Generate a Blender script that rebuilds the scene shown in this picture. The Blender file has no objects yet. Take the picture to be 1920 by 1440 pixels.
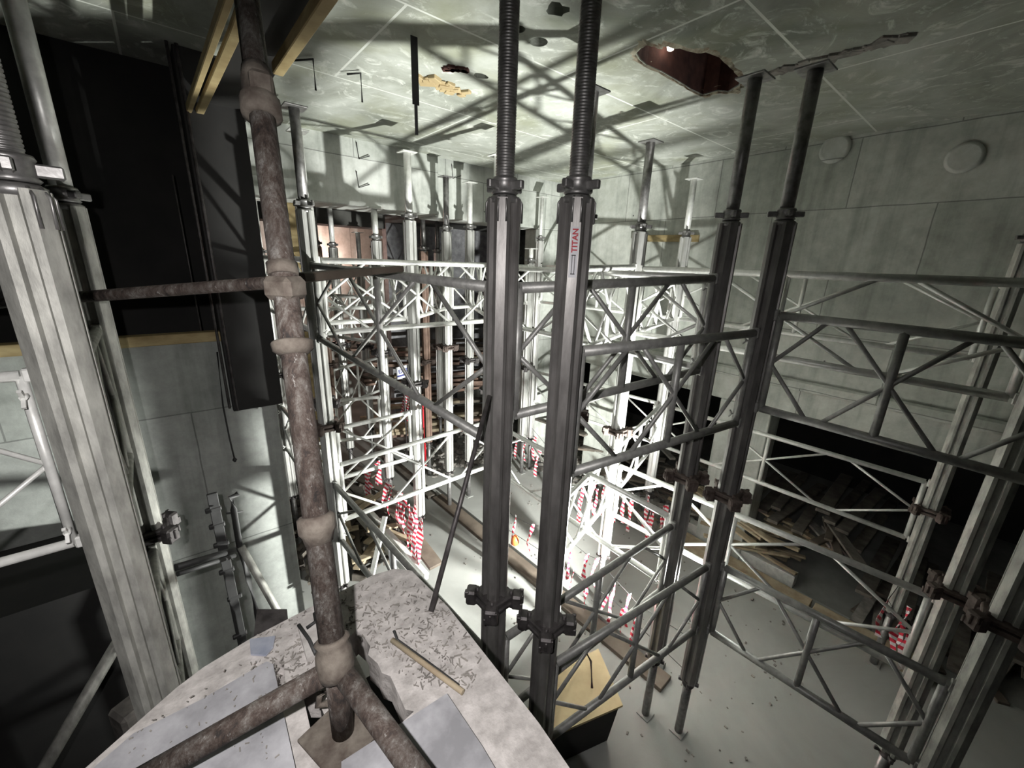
import bpy, bmesh, math, random
from mathutils import Vector, Matrix, noise
random.seed(7)
S = bpy.context.scene
COL = S.collection
V = Vector
FLOOR, CEIL, CAMZ = 0.0, 4.98, 3.7

# ------------------------------------------------------------------ camera, world, big lights, exposure
def _basis():
    f = 765.0
    d = V((-90, -2580, -f)).normalized(); up = -d
    a = V((300 - 960, 720 - 468, -f)); a = (a - a.dot(up) * up).normalized()
    x = a.cross(up)
    return f, Matrix((x, a, up))
F_PX, RW = _basis()
cam = bpy.data.cameras.new('camera'); camo = bpy.data.objects.new('camera', cam); COL.objects.link(camo)
cam.sensor_width = 36; cam.lens = 36 * F_PX / 1920; cam.clip_start = .02; cam.clip_end = 60
camo.matrix_world = Matrix.Translation((0, 0, CAMZ)) @ RW.to_4x4()
S.camera = camo
S.view_settings.view_transform = 'Standard'; S.view_settings.look = 'None'
S.view_settings.exposure = 0.0; S.view_settings.gamma = 1; S.view_settings.use_curve_mapping = False
w = bpy.data.worlds.new('world'); S.world = w; w.use_nodes = True
w.node_tree.nodes['Background'].inputs[0].default_value = (.5, .56, .58, 1)
w.node_tree.nodes['Background'].inputs[1].default_value = .012
def lamp(name, kind, loc, energy, color=(1, 1, 1), size=.1, to=None, spot=None, blend=.6):
    l = bpy.data.lights.new(name, kind); l.energy = energy; l.color = color
    if kind in ('POINT', 'SPOT'): l.shadow_soft_size = size
    if kind == 'AREA': l.size = size
    if kind == 'SPOT': l.spot_size = math.radians(spot); l.spot_blend = blend
    o = bpy.data.objects.new(name, l); COL.objects.link(o); o.location = loc
    if to is not None: o.rotation_euler = (V(to) - V(loc)).to_track_quat('-Z', 'Y').to_euler()
    return o
MAINL = V((3.05, 1.06, 1.12))
lamp('work_light', 'SPOT', MAINL, 1950, (.985, 1, .95), .05, to=(2.6, 4.2, 2.2), spot=130, blend=.55)
lamp('work_light_spill', 'POINT', MAINL + V((0, -.12, 0)), 2, (.95, 1, .95), .05)
lamp('hand_torch', 'SPOT', RW @ V((-.11, .07, .03)) + V((0, 0, CAMZ)), 125, (1, .96, .95), .012, to=V((.45, 1.4, 2.75)), spot=138, blend=1)
lamp('rear_room_light', 'POINT', (2.9, 10.4, 3.7), 70, (1, .66, .55), .08)
lamp('shaft_light', 'POINT', (2.27, .93, 5.22), 4, (1, .72, .45), .03)

# ------------------------------------------------------------------ survey helpers: sight lines of the photograph met with a real plane
def sight(px, py): return RW @ V((px - 960, 720 - py, -F_PX))
def on_z(px, py, z):
    r = sight(px, py); k = (z - CAMZ) / r.z; return V((r.x * k, r.y * k, z))
def on_y(px, py, y):
    r = sight(px, py); k = y / r.y; return V((r.x * k, y, CAMZ + r.z * k))
def on_x(px, py, x):
    r = sight(px, py); k = x / r.x; return V((x, r.y * k, CAMZ + r.z * k))
def at_d(px, py, d): return RW @ (V((px - 960, 720 - py, -F_PX)) * (d / F_PX)) + V((0, 0, CAMZ))

# ------------------------------------------------------------------ materials
def new_mat(name, rough=.8, metal=0.0):
    m = bpy.data.materials.new(name); m.use_nodes = True; nt = m.node_tree
    b = nt.nodes['Principled BSDF']; b.inputs['Roughness'].default_value = rough; b.inputs['Metallic'].default_value = metal
    return m, nt, b
def nd(nt, t, **kw):
    n = nt.nodes.new(t)
    for k, v in kw.items():
        if k in n.inputs: n.inputs[k].default_value = v
        else: setattr(n, k, v)
    return n
def ramp(nt, src, stops):
    r = nt.nodes.new('ShaderNodeValToRGB'); e = r.color_ramp.elements
    while len(e) < len(stops): e.new(.5)
    for el, (p, c) in zip(e, stops): el.position = p; el.color = (*c, 1)
    nt.links.new(src, r.inputs[0]); return r.outputs[0]
def mix(nt, fac, a, b, mode='MIX'):
    n = nt.nodes.new('ShaderNodeMix'); n.data_type = 'RGBA'; n.blend_type = mode
    for i, s in ((0, fac), (6, a), (7, b)):
        if hasattr(s, 'links'): nt.links.new(s, n.inputs[i])
        elif i == 0: n.inputs[0].default_value = s
        else: n.inputs[i].default_value = (*s, 1)
    return n.outputs[2]
def coords(nt, scale=(1, 1, 1), rot=(0, 0, 0), kind='Object'):
    t = nt.nodes.new('ShaderNodeTexCoord'); mp = nt.nodes.new('ShaderNodeMapping')
    mp.inputs['Scale'].default_value = scale; mp.inputs['Rotation'].default_value = rot
    nt.links.new(t.outputs[kind], mp.inputs[0]); return mp.outputs[0]
def tex_noise(nt, vec, scale, detail=6, rough=.6, dist=0):
    n = nd(nt, 'ShaderNodeTexNoise', Scale=scale, Detail=detail, Roughness=rough, Distortion=dist); nt.links.new(vec, n.inputs['Vector']); return n.outputs['Fac']
def bump(nt, b, h, strength=.3, dist=.02):
    n = nd(nt, 'ShaderNodeBump', Strength=strength, Distance=dist); nt.links.new(h, n.inputs['Height']); nt.links.new(n.outputs[0], b.inputs['Normal'])
def simple(name, c1, c2, scale=8, rough=.8, metal=0., bmp=.2, stretch=(1, 1, 1), lo=.35, hi=.7):
    m, nt, b = new_mat(name, rough, metal); v = coords(nt, stretch)
    f = tex_noise(nt, v, scale); nt.links.new(ramp(nt, f, [(lo, c1), (hi, c2)]), b.inputs['Base Color'])
    if bmp: bump(nt, b, f, bmp, .01)
    return m
def concrete(name, c1, c2, axis, joints=(1.2, .62), joint_dark=.45, holes=True):
    """formed concrete: cloudy tone, board joints, tie holes and run marks. axis = 'x' or 'y' (the direction along the wall)"""
    m, nt, b = new_mat(name, .85)
    rot = (math.pi / 2, 0, 0) if axis == 'x' else (math.pi / 2, 0, math.pi / 2)
    t = nt.nodes.new('ShaderNodeTexCoord'); sep = nt.nodes.new('ShaderNodeSeparateXYZ'); nt.links.new(t.outputs['Object'], sep.inputs[0])
    cmb = nt.nodes.new('ShaderNodeCombineXYZ')
    nt.links.new(sep.outputs[0 if axis == 'x' else 1], cmb.inputs[0]); nt.links.new(sep.outputs[2], cmb.inputs[1])
    flat = cmb.outputs[0]; v = t.outputs['Object']
    big = tex_noise(nt, v, 1.1, 8, .62, .4); fine = tex_noise(nt, v, 9, 8, .7)
    base = ramp(nt, big, [(.3, c1), (.68, c2)])
    base = mix(nt, .35, base, ramp(nt, fine, [(.3, (.25, .26, .25)), (.7, (.75, .77, .75))]), 'OVERLAY')
    br = nd(nt, 'ShaderNodeTexBrick', Scale=1.0); br.offset = 0.5
    br.inputs['Mortar Size'].default_value = .006; br.inputs['Mortar Smooth'].default_value = .4
    br.inputs['Brick Width'].default_value = joints[0]; br.inputs['Row Height'].default_value = joints[1]
    br.inputs['Color1'].default_value = (1, 1, 1, 1); br.inputs['Color2'].default_value = (.8, .82, .8, 1); br.inputs['Mortar'].default_value = (joint_dark,) * 3 + (1,)
    wob = nd(nt, 'ShaderNodeVectorMath', operation='ADD'); nz = nd(nt, 'ShaderNodeTexNoise', Scale=3.0, Detail=4); nt.links.new(v, nz.inputs['Vector'])
    sc = nd(nt, 'ShaderNodeVectorMath', operation='SCALE'); sc.inputs['Scale'].default_value = .02; nt.links.new(nz.outputs['Color'], sc.inputs[0])
    nt.links.new(flat, wob.inputs[0]); nt.links.new(sc.outputs[0], wob.inputs[1]); nt.links.new(wob.outputs[0], br.inputs['Vector'])
    base = mix(nt, 1.0, base, br.outputs['Color'], 'MULTIPLY')
    if holes:
        vo = nd(nt, 'ShaderNodeTexVoronoi', Scale=2.2); vo.inputs['Randomness'].default_value = .8; nt.links.new(flat, vo.inputs['Vector'])
        h = ramp(nt, vo.outputs['Distance'], [(.018, (.12, .12, .12)), (.03, (1, 1, 1))]); base = mix(nt, 1., base, h, 'MULTIPLY')
    mp = nt.nodes.new('ShaderNodeMapping'); mp.inputs['Scale'].default_value = (7, 7, .6); nt.links.new(v, mp.inputs[0])
    run = tex_noise(nt, mp.outputs[0], 1.0, 5, .6)
    base = mix(nt, .5, base, ramp(nt, run, [(.32, (.45, .47, .45)), (.5, (1, 1, 1))]), 'MULTIPLY')
    nt.links.new(base, b.inputs['Base Color']); bump(nt, b, fine, .25, .01)
    return m
M = {}
M['wall_x'] = concrete('cast_concrete_facing', (.40, .41, .385), (.66, .67, .64), 'x', (1.25, 2.4))
M['soffit'] = simple('darkened_soffit', (.05, .05, .048), (.11, .11, .10), 2, .9)  # dark tone put in for the unlit rear soffit and cross beam
M['wall_y'] = concrete('cast_concrete_side', (.36, .37, .34), (.60, .61, .57), 'y', (1.3, .62))
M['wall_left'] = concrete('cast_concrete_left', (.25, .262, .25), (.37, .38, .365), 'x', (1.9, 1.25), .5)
def ceiling_mat():
    m, nt, b = new_mat('damp_ceiling_concrete', .75); v = coords(nt)
    a = tex_noise(nt, v, .9, 10, .65, .8); s = tex_noise(nt, v, 3.2, 8, .7, 2.5); g = tex_noise(nt, v, 1.7, 4, .5)
    c = ramp(nt, a, [(.32, (.16, .175, .145)), (.5, (.31, .325, .285)), (.68, (.46, .48, .44))])
    c = mix(nt, ramp(nt, s, [(.53, (0, 0, 0)), (.68, (.8, .8, .8))]), c, (.66, .68, .63))
    c = mix(nt, ramp(nt, g, [(.5, (0, 0, 0)), (.7, (.45, .45, .45))]), c, (.20, .21, .11))
    br = nd(nt, 'ShaderNodeTexBrick', Scale=1.0); br.inputs['Mortar Size'].default_value = .008; br.inputs['Brick Width'].default_value = 2.4; br.inputs['Row Height'].default_value = 1.2
    nt.links.new(coords(nt, rot=(0, 0, .0)), br.inputs['Vector'])
    c = mix(nt, br.outputs['Fac'], c, (.6, .62, .57))
    nt.links.new(c, b.inputs['Base Color']); bump(nt, b, s, .3, .01); return m
M['ceiling'] = ceiling_mat()
def floor_mat():
    m, nt, b = new_mat('dusty_floor_slab', .8); v = coords(nt)
    a = tex_noise(nt, v, .8, 9, .6, .5); s = tex_noise(nt, v, 14, 8, .75); k = tex_noise(nt, v, 2.4, 6, .7, 1.5)
    c = ramp(nt, a, [(.3, (.25, .255, .24)), (.65, (.36, .365, .345))])
    c = mix(nt, ramp(nt, k, [(.56, (0, 0, 0)), (.75, (.5, .5, .5))]), c, (.30, .295, .26))
    c = mix(nt, ramp(nt, s, [(.27, (.8, .8, .8)), (.33, (0, 0, 0))]), c, (.15, .14, .12))
    nt.links.new(c, b.inputs['Base Color']); bump(nt, b, s, .15, .01); return m
M['floor'] = floor_mat()
M['rear_floor'] = simple('rear_slab', (.16, .16, .15), (.27, .27, .255), 1.6, .85)
M['alu'] = simple('weathered_aluminium', (.42, .42, .40), (.66, .66, .64), 14, .40, .45, .12, (1, 1, .25))
M['alu_old_shaded'] = simple('old_shaded_aluminium', (.15, .143, .138), (.30, .29, .28), 14, .42, .55, .12, (1, 1, .25))  # old near legs; the dark tone also paints shade on the twin right props
M['alu_dirty'] = simple('cement_splashed_aluminium', (.25, .25, .23), (.50, .50, .46), 22, .6, .35, .3, (1, 1, .35))
M['galv'] = simple('galvanised_tube', (.62, .625, .60), (.84, .845, .81), 20, .38, .3, .1)
M['galv_shaded'] = simple('shaded_galvanised_tube', (.26, .26, .25), (.42, .42, .40), 20, .45, .35, .15)  # darker copy of the galvanised tube, shade put into its colour
M['steel'] = simple('threaded_steel', (.20, .195, .19), (.36, .355, .35), 25, .42, .7, .1)
M['dark_steel'] = simple('dark_steel', (.05, .045, .045), (.13, .12, .12), 18, .5, .5, .2)
M['rusty'] = simple('rusty_coupling', (.050, .034, .028), (.14, .11, .097), 20, .8, .2, .4)
def rust_tube():
    m, nt, b = new_mat('rusty_scaffold_tube', .75, .15); v = coords(nt, (1, 1, .45))
    a = tex_noise(nt, v, 20, 12, .82, .25); s = tex_noise(nt, v, 60, 8, .75); g = tex_noise(nt, v, 5, 4, .6)
    c = ramp(nt, a, [(.38, (.018, .015, .014)), (.47, (.060, .042, .034)), (.55, (.115, .100, .088)), (.64, (.25, .24, .225))])
    c = mix(nt, ramp(nt, g, [(.52, (0, 0, 0)), (.66, (.7, .7, .7))]), c, (.045, .034, .029))
    c = mix(nt, ramp(nt, s, [(.60, (0, 0, 0)), (.66, (.8, .8, .8))]), c, (.33, .32, .30))
    nt.links.new(c, b.inputs['Base Color']); bump(nt, b, s, .6, .008); return m
M['rust_tube'] = rust_tube()
M['coupler'] = simple('cement_caked_coupler', (.06, .045, .036), (.17, .15, .125), 18, .85, .05, .5)
M['timber_y'] = simple('yellow_formwork_timber', (.22, .16, .07), (.40, .32, .165), 5, .75, 0, .2, (1, 1, 3))
M['plank'] = simple('grimy_plank', (.055, .047, .04), (.17, .15, .125), 7, .85, 0, .3)
M['plank_l'] = simple('pale_plank', (.26, .20, .13), (.48, .41, .29), 6, .8, 0, .3)
M['plank_r'] = simple('reddish_plank', (.12, .075, .055), (.28, .19, .15), 6, .8, 0, .3)
M['ply'] = simple('worn_plywood_sheet', (.33, .25, .13), (.50, .40, .23), 3, .7, 0, .1)
M['brown'] = simple('brown_board', (.075, .058, .044), (.145, .118, .092), 4, .75, 0, .15)
M['dust'] = simple('dust_covered_boards', (.32, .30, .285), (.54, .52, .50), 16, .95, 0, .5)
M['grey_sheet'] = simple('grey_formwork_sheet', (.22, .22, .232), (.42, .42, .44), 9, .7, 0, .15)
M['slab'] = simple('dusty_landing', (.34, .32, .305), (.56, .53, .51), 26, .95, 0, .6)
M['void'] = simple('unlit_void_black', (.007, .007, .007), (.016, .015, .014), 3, .9, 0, 0)  # near-black colour painted in for unlit spaces and undersides
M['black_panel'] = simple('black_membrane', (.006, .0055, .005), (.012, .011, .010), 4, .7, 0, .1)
M['rubble'] = simple('broken_rubble', (.14, .13, .12), (.33, .31, .28), 9, .9, 0, .4)
M['red'] = simple('red_cloth', (.45, .01, .02), (.62, .02, .03), 5, .6, 0, 0)
M['white'] = simple('white_card', (.68, .70, .76), (.80, .82, .88), 3, .5, 0, 0)
M['navy'] = simple('blue_print', (.03, .04, .20), (.04, .05, .25), 3, .6, 0, 0)
M['print_red'] = simple('red_print', (.35, .01, .02), (.42, .015, .03), 3, .6, 0, 0)
M['print_black'] = simple('black_print', (.015, .015, .015), (.03, .03, .03), 3, .6, 0, 0)
M['sticker'] = simple('silver_sticker', (.42, .42, .45), (.52, .52, .54), 6, .5, 0, 0)
M['orange'] = simple('orange_plastic', (.6, .12, .03), (.75, .18, .05), 5, .5, 0, 0)
M['silver'] = simple('creased_foil', (.42, .46, .58), (.68, .71, .80), 12, .3, .5, .3)
M['rust_hole'] = simple('stained_broken_concrete', (.035, .010, .008), (.10, .04, .03), 9, .9, 0, .5)
M['rim'] = simple('chipped_rim', (.16, .11, .07), (.46, .43, .33), 9, .9, 0, .5, (1, 1, 1), .4, .6)
M['cable'] = simple('dark_cable', (.02, .02, .02), (.05, .05, .05), 5, .6, 0, 0)
def emis(name, col, st):
    m, nt, b = new_mat(name); b.inputs['Emission Color'].default_value = (*col, 1); b.inputs['Emission Strength'].default_value = st; b.inputs['Base Color'].default_value = (*col, 1); return m
M['bulb'] = emis('lit_bulb', (1, .9, .75), 14)
def tape_mat():
    m, nt, b = new_mat('red_white_tape', .35); v = coords(nt)
    sep = nt.nodes.new('ShaderNodeSeparateXYZ'); nt.links.new(v, sep.inputs[0])
    s = nd(nt, 'ShaderNodeMath', operation='MULTIPLY'); s.inputs[1].default_value = 15; nt.links.new(sep.outputs[2], s.inputs[0])
    x = nd(nt, 'ShaderNodeMath', operation='MULTIPLY'); x.inputs[1].default_value = 14; nt.links.new(sep.outputs[0], x.inputs[0])
    a = nd(nt, 'ShaderNodeMath', operation='ADD'); nt.links.new(s.outputs[0], a.inputs[0]); nt.links.new(x.outputs[0], a.inputs[1])
    f = nd(nt, 'ShaderNodeMath', operation='FRACT'); nt.links.new(a.outputs[0], f.inputs[0])
    g = nd(nt, 'ShaderNodeMath', operation='GREATER_THAN'); g.inputs[1].default_value = .5; nt.links.new(f.outputs[0], g.inputs[0])
    nt.links.new(mix(nt, g.outputs[0], (.82, .80, .80), (.62, .03, .06)), b.inputs['Base Color']); return m
M['tape'] = tape_mat()

# ------------------------------------------------------------------ mesh builders
class MB:
    def __init__(s): s.bm = bmesh.new()
    def ring(s, c, ax, r, n, ph=0.):
        ax = ax.normalized(); u = ax.orthogonal().normalized() if abs(ax.z) < .999 else V((1, 0, 0)); v = ax.cross(u)
        return [s.bm.verts.new(c + (u * math.cos(ph + 2 * math.pi * i / n) + v * math.sin(ph + 2 * math.pi * i / n)) * r) for i in range(n)]
    def bridge(s, a, b, smooth=True):
        n = len(a)
        for i in range(n):
            f = s.bm.faces.new((a[i], a[(i + 1) % n], b[(i + 1) % n], b[i])); f.smooth = smooth
    def tube(s, p, q, r, n=10, r2=None, cap=True):
        p, q = V(p), V(q); ax = q - p
        a = s.ring(p, ax, r, n); b = s.ring(q, ax, r if r2 is None else r2, n); s.bridge(a, b)
        if cap: s.bm.faces.new(a[::-1]); s.bm.faces.new(b)
        return s
    def path(s, pts, r, n=8):
        pts = [V(p) for p in pts]; prev = None
        for i, p in enumerate(pts):
            ax = (pts[min(i + 1, len(pts) - 1)] - pts[max(i - 1, 0)])
            ring = s.ring(p, ax, r, n)
            if prev: s.bridge(prev, ring)
            else: s.bm.faces.new(ring[::-1])
            prev = ring
        s.bm.faces.new(prev); return s
    def lathe(s, c, prof, n=16, ax=V((0, 0, 1))):
        c = V(c); prev = None
        for z, r in prof:
            ring = s.ring(c + ax * z, ax, r, n)
            if prev: s.bridge(prev, ring)
            else: s.bm.faces.new(ring[::-1])
            prev = ring
        s.bm.faces.new(prev); return s
    def box(s, c, size, rot=None, bev=0, taper=None):
        r = bmesh.ops.create_cube(s.bm, size=1.0); vs = r['verts']
        mtx = Matrix.Translation(V(c)) @ (rot.to_4x4() if rot is not None else Matrix()) @ Matrix.Diagonal((*size, 1))
        bmesh.ops.transform(s.bm, matrix=mtx, verts=vs)
        if bev:
            es = list({e for v in vs for e in v.link_edges}); bmesh.ops.bevel(s.bm, geom=es, offset=bev, segments=1, affect='EDGES')
        return s
    def prism(s, prof, z0, z1, c=(0, 0)):
        a = [s.bm.verts.new((c[0] + x, c[1] + y, z0)) for x, y in prof]; b = [s.bm.verts.new((c[0] + x, c[1] + y, z1)) for x, y in prof]
        s.bridge(a, b, False); s.bm.faces.new(a[::-1]); s.bm.faces.new(b); return s
    def beam(s, p, q, wd, ht, up=V((0, 0, 1)), bev=0):
        """rectangular bar from p to q"""
        p, q = V(p), V(q); d = q - p; L = d.length; d.normalize()
        side = d.cross(up)
        if side.length < 1e-4: side = V((1, 0, 0))
        side.normalize(); u = side.cross(d)
        return s.box((p + q) / 2, (L, wd, ht), Matrix((d, side, u)).transposed(), bev)
    def make(s, name, mat, parent=None, origin=None):
        me = bpy.data.meshes.new(name); bmesh.ops.recalc_face_normals(s.bm, faces=s.bm.faces[:])
        if origin is not None: bmesh.ops.translate(s.bm, vec=-V(origin), verts=s.bm.verts[:])
        s.bm.to_mesh(me); s.bm.free(); me.materials.append(mat)
        o = bpy.data.objects.new(name, me); COL.objects.link(o)
        if origin is not None: o.location = origin
        if parent is not None: o.parent = parent
        return o
def tag(o, label, cat, group=None, kind=None):
    if label: o['label'] = label
    if cat: o['category'] = cat
    if group: o['group'] = group
    if kind: o['kind'] = kind
    return o
def thing(name, loc, label, cat, group=None):
    o = bpy.data.objects.new(name, None); o.empty_display_size = .05; COL.objects.link(o); o.location = loc
    return tag(o, label, cat, group)
def struct(o, label=None):
    o['kind'] = 'structure'
    if label: o['label'] = label
    return o
def boxobj(name, lo, hi, mat, bev=0):
    lo, hi = V(lo), V(hi); return MB().box((lo + hi) / 2, hi - lo, None, bev).make(name, mat)

# ------------------------------------------------------------------ the setting
struct(boxobj('floor', (-4, -3, -.2), (5.35, 7.2, 0), M['floor']), 'pale dusty concrete floor slab')
struct(boxobj('trim_1', (-4, 7.2, -.2), (10.5, 13, 0.0), M['rear_floor']), 'dull grey slab of the rear room')
struct(boxobj('trim_2', (5.35, -3, -.2), (10.5, 7.2, -.002), M['rear_floor']), 'dark ground below the right wall')
def curve_slab(name, outer, holes, z0, z1, mat):
    cu = bpy.data.curves.new(name, 'CURVE'); cu.dimensions = '2D'; cu.fill_mode = 'BOTH'; cu.extrude = (z1 - z0) / 2
    for pts in [outer] + holes:
        sp = cu.splines.new('POLY'); sp.points.add(len(pts) - 1); sp.use_cyclic_u = True
        for p, c in zip(sp.points, pts): p.co = (c[0], c[1], 0, 1)
    tmp = bpy.data.objects.new(name, cu); COL.objects.link(tmp)
    dg = bpy.context.evaluated_depsgraph_get(); me = bpy.data.meshes.new_from_object(tmp.evaluated_get(dg))
    bpy.data.objects.remove(tmp); me.materials.clear(); me.materials.append(mat); me.transform(Matrix.Translation((0, 0, (z0 + z1) / 2)))
    o = bpy.data.objects.new(name, me); COL.objects.link(o); return o
hole_px = [(1193, 100), (1205, 88), (1218, 82), (1240, 90), (1252, 84), (1300, 96), (1330, 96), (1352, 108), (1372, 128), (1392, 150), (1385, 160), (1366, 172), (1345, 170), (1318, 178), (1296, 168), (1268, 150), (1240, 134), (1212, 122), (1200, 112)]
hole = [tuple(on_z(x, y, CEIL)[:2]) for x, y in hole_px]
def circ(px, py, r, n=18, e=1.0, jit=0):
    c = on_z(px, py, CEIL); return [(c.x + math.cos(2 * math.pi * i / n) * r * (1 + random.uniform(-jit, jit)), c.y + math.sin(2 * math.pi * i / n) * r * e * (1 + random.uniform(-jit, jit))) for i in range(n)]
holes = [hole, circ(1010, 79, .055), circ(902, 143, .05, 12, .8, .4), circ(972, 55, .04), circ(1043, 18, .06, 12, 1, .3)]
struct(curve_slab('ceiling', [(-4, -3), (5.3, -3), (5.3, 5.2), (-4, 5.2)], holes, CEIL, CEIL + .22, M['ceiling']), 'damp stained concrete ceiling slab')
m = MB()
hc = V((sum(p[0] for p in hole) / len(hole), sum(p[1] for p in hole) / len(hole)))
ra = [m.bm.verts.new((hc.x + (x - hc.x) * .985, hc.y + (y - hc.y) * .985, CEIL + .004)) for x, y in hole]
rb = [m.bm.verts.new((hc.x + (x - hc.x) * .97, hc.y + (y - hc.y) * .97, CEIL + .55)) for x, y in hole]
m.bridge(ra, rb, False); m.bm.faces.new(rb)
tag(m.make('shaft_lining', M['rust_hole']), 'rusty brown lining inside the broken ceiling opening', 'opening')
m = MB(); c = on_z(1258, 86, CEIL + .12); m.lathe(c + V((0, 0, -.03)), [(0, .004), (.008, .02), (.03, .026), (.05, .018), (.07, .013)], 12)
t = thing('hanging_bulb', c, 'bright bare bulb glowing inside the ceiling opening', 'lamp'); o = m.make('bulb_glass', M['bulb'], None); o.parent = t; o.matrix_parent_inverse = Matrix.Translation(-c)
m = MB(); m.tube(c + V((0, 0, .035)), c + V((0, 0, .45)), .004, 6); o = m.make('cord', M['cable']); o.parent = t; o.matrix_parent_inverse = Matrix.Translation(-c)
# beams facing the camera, rear soffit
struct(boxobj('trim_3', (-4, 5.16, 4.28), (2.95, 5.75, 5.2), M['wall_x'], .01), 'left downstand beam')
struct(boxobj('trim_4', (2.95, 5.26, 4.26), (5.5, 5.75, 5.2), M['wall_x'], .01), 'right downstand beam')
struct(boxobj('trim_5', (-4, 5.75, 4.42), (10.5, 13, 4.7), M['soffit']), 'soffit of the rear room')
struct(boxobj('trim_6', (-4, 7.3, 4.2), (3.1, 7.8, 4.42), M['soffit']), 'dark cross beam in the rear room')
struct(boxobj('wall_back', (-4, 11.0, 0), (10.5, 11.2, 4.42), M['wall_x']), 'far concrete wall with a warm lit patch')
struct(boxobj('wall_rear', (3.75, 8.8, 0), (8, 9.0, 4.42), M['grey_sheet']), 'dull grey cross wall of the rear room')
# right wall with opening underneath
struct(boxobj('wall_right', (5.3, -3, 2.12), (5.65, 5.3, 5.2), M['wall_y'], .012), 'long board-marked concrete wall')
struct(boxobj('trim_7', (5.24, -3, 2.44), (5.3, 5.2, 2.56), M['wall_y'], .02), 'rough projecting joint of the right wall')
struct(boxobj('trim_8', (5.3, 1.52, 0), (5.65, 2.12, 2.12), M['wall_x'], .01), 'pale concrete pier under the right wall')
struct(boxobj('trim_9', (5.3, 3.75, 0), (5.65, 4.3, 2.12), M['wall_y'], .01), 'pier under the right wall near the corner')
struct(boxobj('trim_10', (4.95, 5.26, 0), (5.65, 5.7, 4.26), M['wall_x'], .01), 'corner pier')
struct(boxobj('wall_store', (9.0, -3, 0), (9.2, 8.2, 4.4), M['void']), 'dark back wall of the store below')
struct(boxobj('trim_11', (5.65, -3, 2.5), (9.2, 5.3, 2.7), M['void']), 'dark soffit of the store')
# timber lath on the right wall and grout marks
p = on_x(1186, 447, 5.27); q = on_x(1310, 447, 5.27)
tag(MB().beam(p, q, .04, .085, bev=.004).make('timber_lath', M['timber_y']), 'yellow timber strip fixed to the concrete wall behind the props', 'timber')
for i, (x, y, r) in enumerate([(1566, 280, .13), (1808, 296, .12)]):
    c = on_x(x, y, 5.295); m = MB(); m.lathe(c, [(0, r * .95), (.012, r), (.03, r * .8)], 20, V((-1, 0, 0)))
    tag(m.make('wall_plug', M['wall_x']), ['round pale grout plug high on the right wall, nearest the dark steel leg', 'round pale grout plug at the far right under the ceiling'][i], 'plug')
# left wall with dark recess above
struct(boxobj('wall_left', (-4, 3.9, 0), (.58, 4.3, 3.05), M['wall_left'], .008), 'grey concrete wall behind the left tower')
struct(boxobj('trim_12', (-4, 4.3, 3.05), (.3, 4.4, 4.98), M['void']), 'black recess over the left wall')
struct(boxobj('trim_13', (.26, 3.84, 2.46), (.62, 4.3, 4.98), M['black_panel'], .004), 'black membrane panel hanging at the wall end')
struct(boxobj('trim_14', (-4.1, -3, 0), (-4, 5.2, 5), M['void']), 'dark far left side')
struct(boxobj('trim_15', (-4, -3.1, 0), (9.2, -3, 5.2), M['void']), 'dark end behind the viewer')
p0 = on_y(0, 668, 3.93); p1 = on_y(196, 650, 3.93); p2 = on_y(417, 632, 3.93)
t = thing('top_timber', (p0.x, 3.93, 3.0), 'yellow timber batten laid along the top of the left concrete wall', 'timber')
MB().beam(V((-1.6, 3.93, 3.075)), V((.26, 3.93, 3.075)), .10, .075, bev=.004).make('batten', M['timber_y']).matrix_world = Matrix()
bpy.data.objects['batten'].parent = t; bpy.data.objects['batten'].matrix_parent_inverse = Matrix.Translation(-V(t.location))
m = MB(); m.tube((.235, 3.82, 2.5), (.235, 3.82, 4.98), .009, 8); m.tube((.285, 3.82, 2.47), (.285, 3.82, 4.98), .011, 8); m.tube((.145, 3.86, 3.13), (.145, 3.86, 4.2), .005, 6)
tag(m.make('conduit_pipes', M['dark_steel']), 'thin dark pipes running down the black panel', 'pipe')
m = MB(); m.path([on_y(407, 660, 3.88), on_y(418, 760, 3.88), on_y(430, 820, 3.88), on_y(440, 862, 3.88)], .006, 6); m.lathe(on_y(440, 862, 3.87), [(-.02, .006), (0, .018), (.02, .006)], 8)
tag(m.make('hanging_wire', M['cable']), 'thin dark wire hanging over the left concrete wall', 'wire')

# ------------------------------------------------------------------ aluminium props
def leg_profile(h=.058, ch=.026, gw=.010, gd=.016):
    s = h - ch; out = []
    side = [(h, -s), (h, -gw - .006), (h - gd, -gw), (h - gd, gw), (h, gw + .006), (h, s)]
    for k in range(4):
        a = k * math.pi / 2; ca, sa = round(math.cos(a)), round(math.sin(a))
        out += [(x * ca - y * sa, x * sa + y * ca) for x, y in side]
    return out
PROF = leg_profile()
def child(mb, name, mat, t, label=None, parent=None):
    o = mb.make(name, mat, None, origin=t.location); o.location = (0, 0, 0); o.parent = parent or t
    if label: o['label'] = label
    return o
def threaded(m, x, y, z0, z1, r, pitch=.0098, n=20):
    prof = []; z = 0; L = z1 - z0
    while z < L - pitch:
        prof += [(z, r), (z + pitch * .35, r), (z + pitch * .5, r * .95), (z + pitch * .85, r * .95)]; z += pitch
    prof += [(L, r)]; m.lathe((x, y, z0), prof, n)
def wing_nut(m, x, y, z, r=.045, arm=.075, n=4, ph=.4):
    m.lathe((x, y, z - .03), [(0, r), (.006, r + .006), (.012, r), (.045, r), (.05, r + .004), (.06, r)], 16)
    for k in range(n):
        a = ph + k * 2 * math.pi / n; d = V((math.cos(a), math.sin(a), 0))
        m.beam(V((x, y, z)) + d * r * .8, V((x, y, z)) + d * arm, .022, .03, bev=.004)
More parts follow.
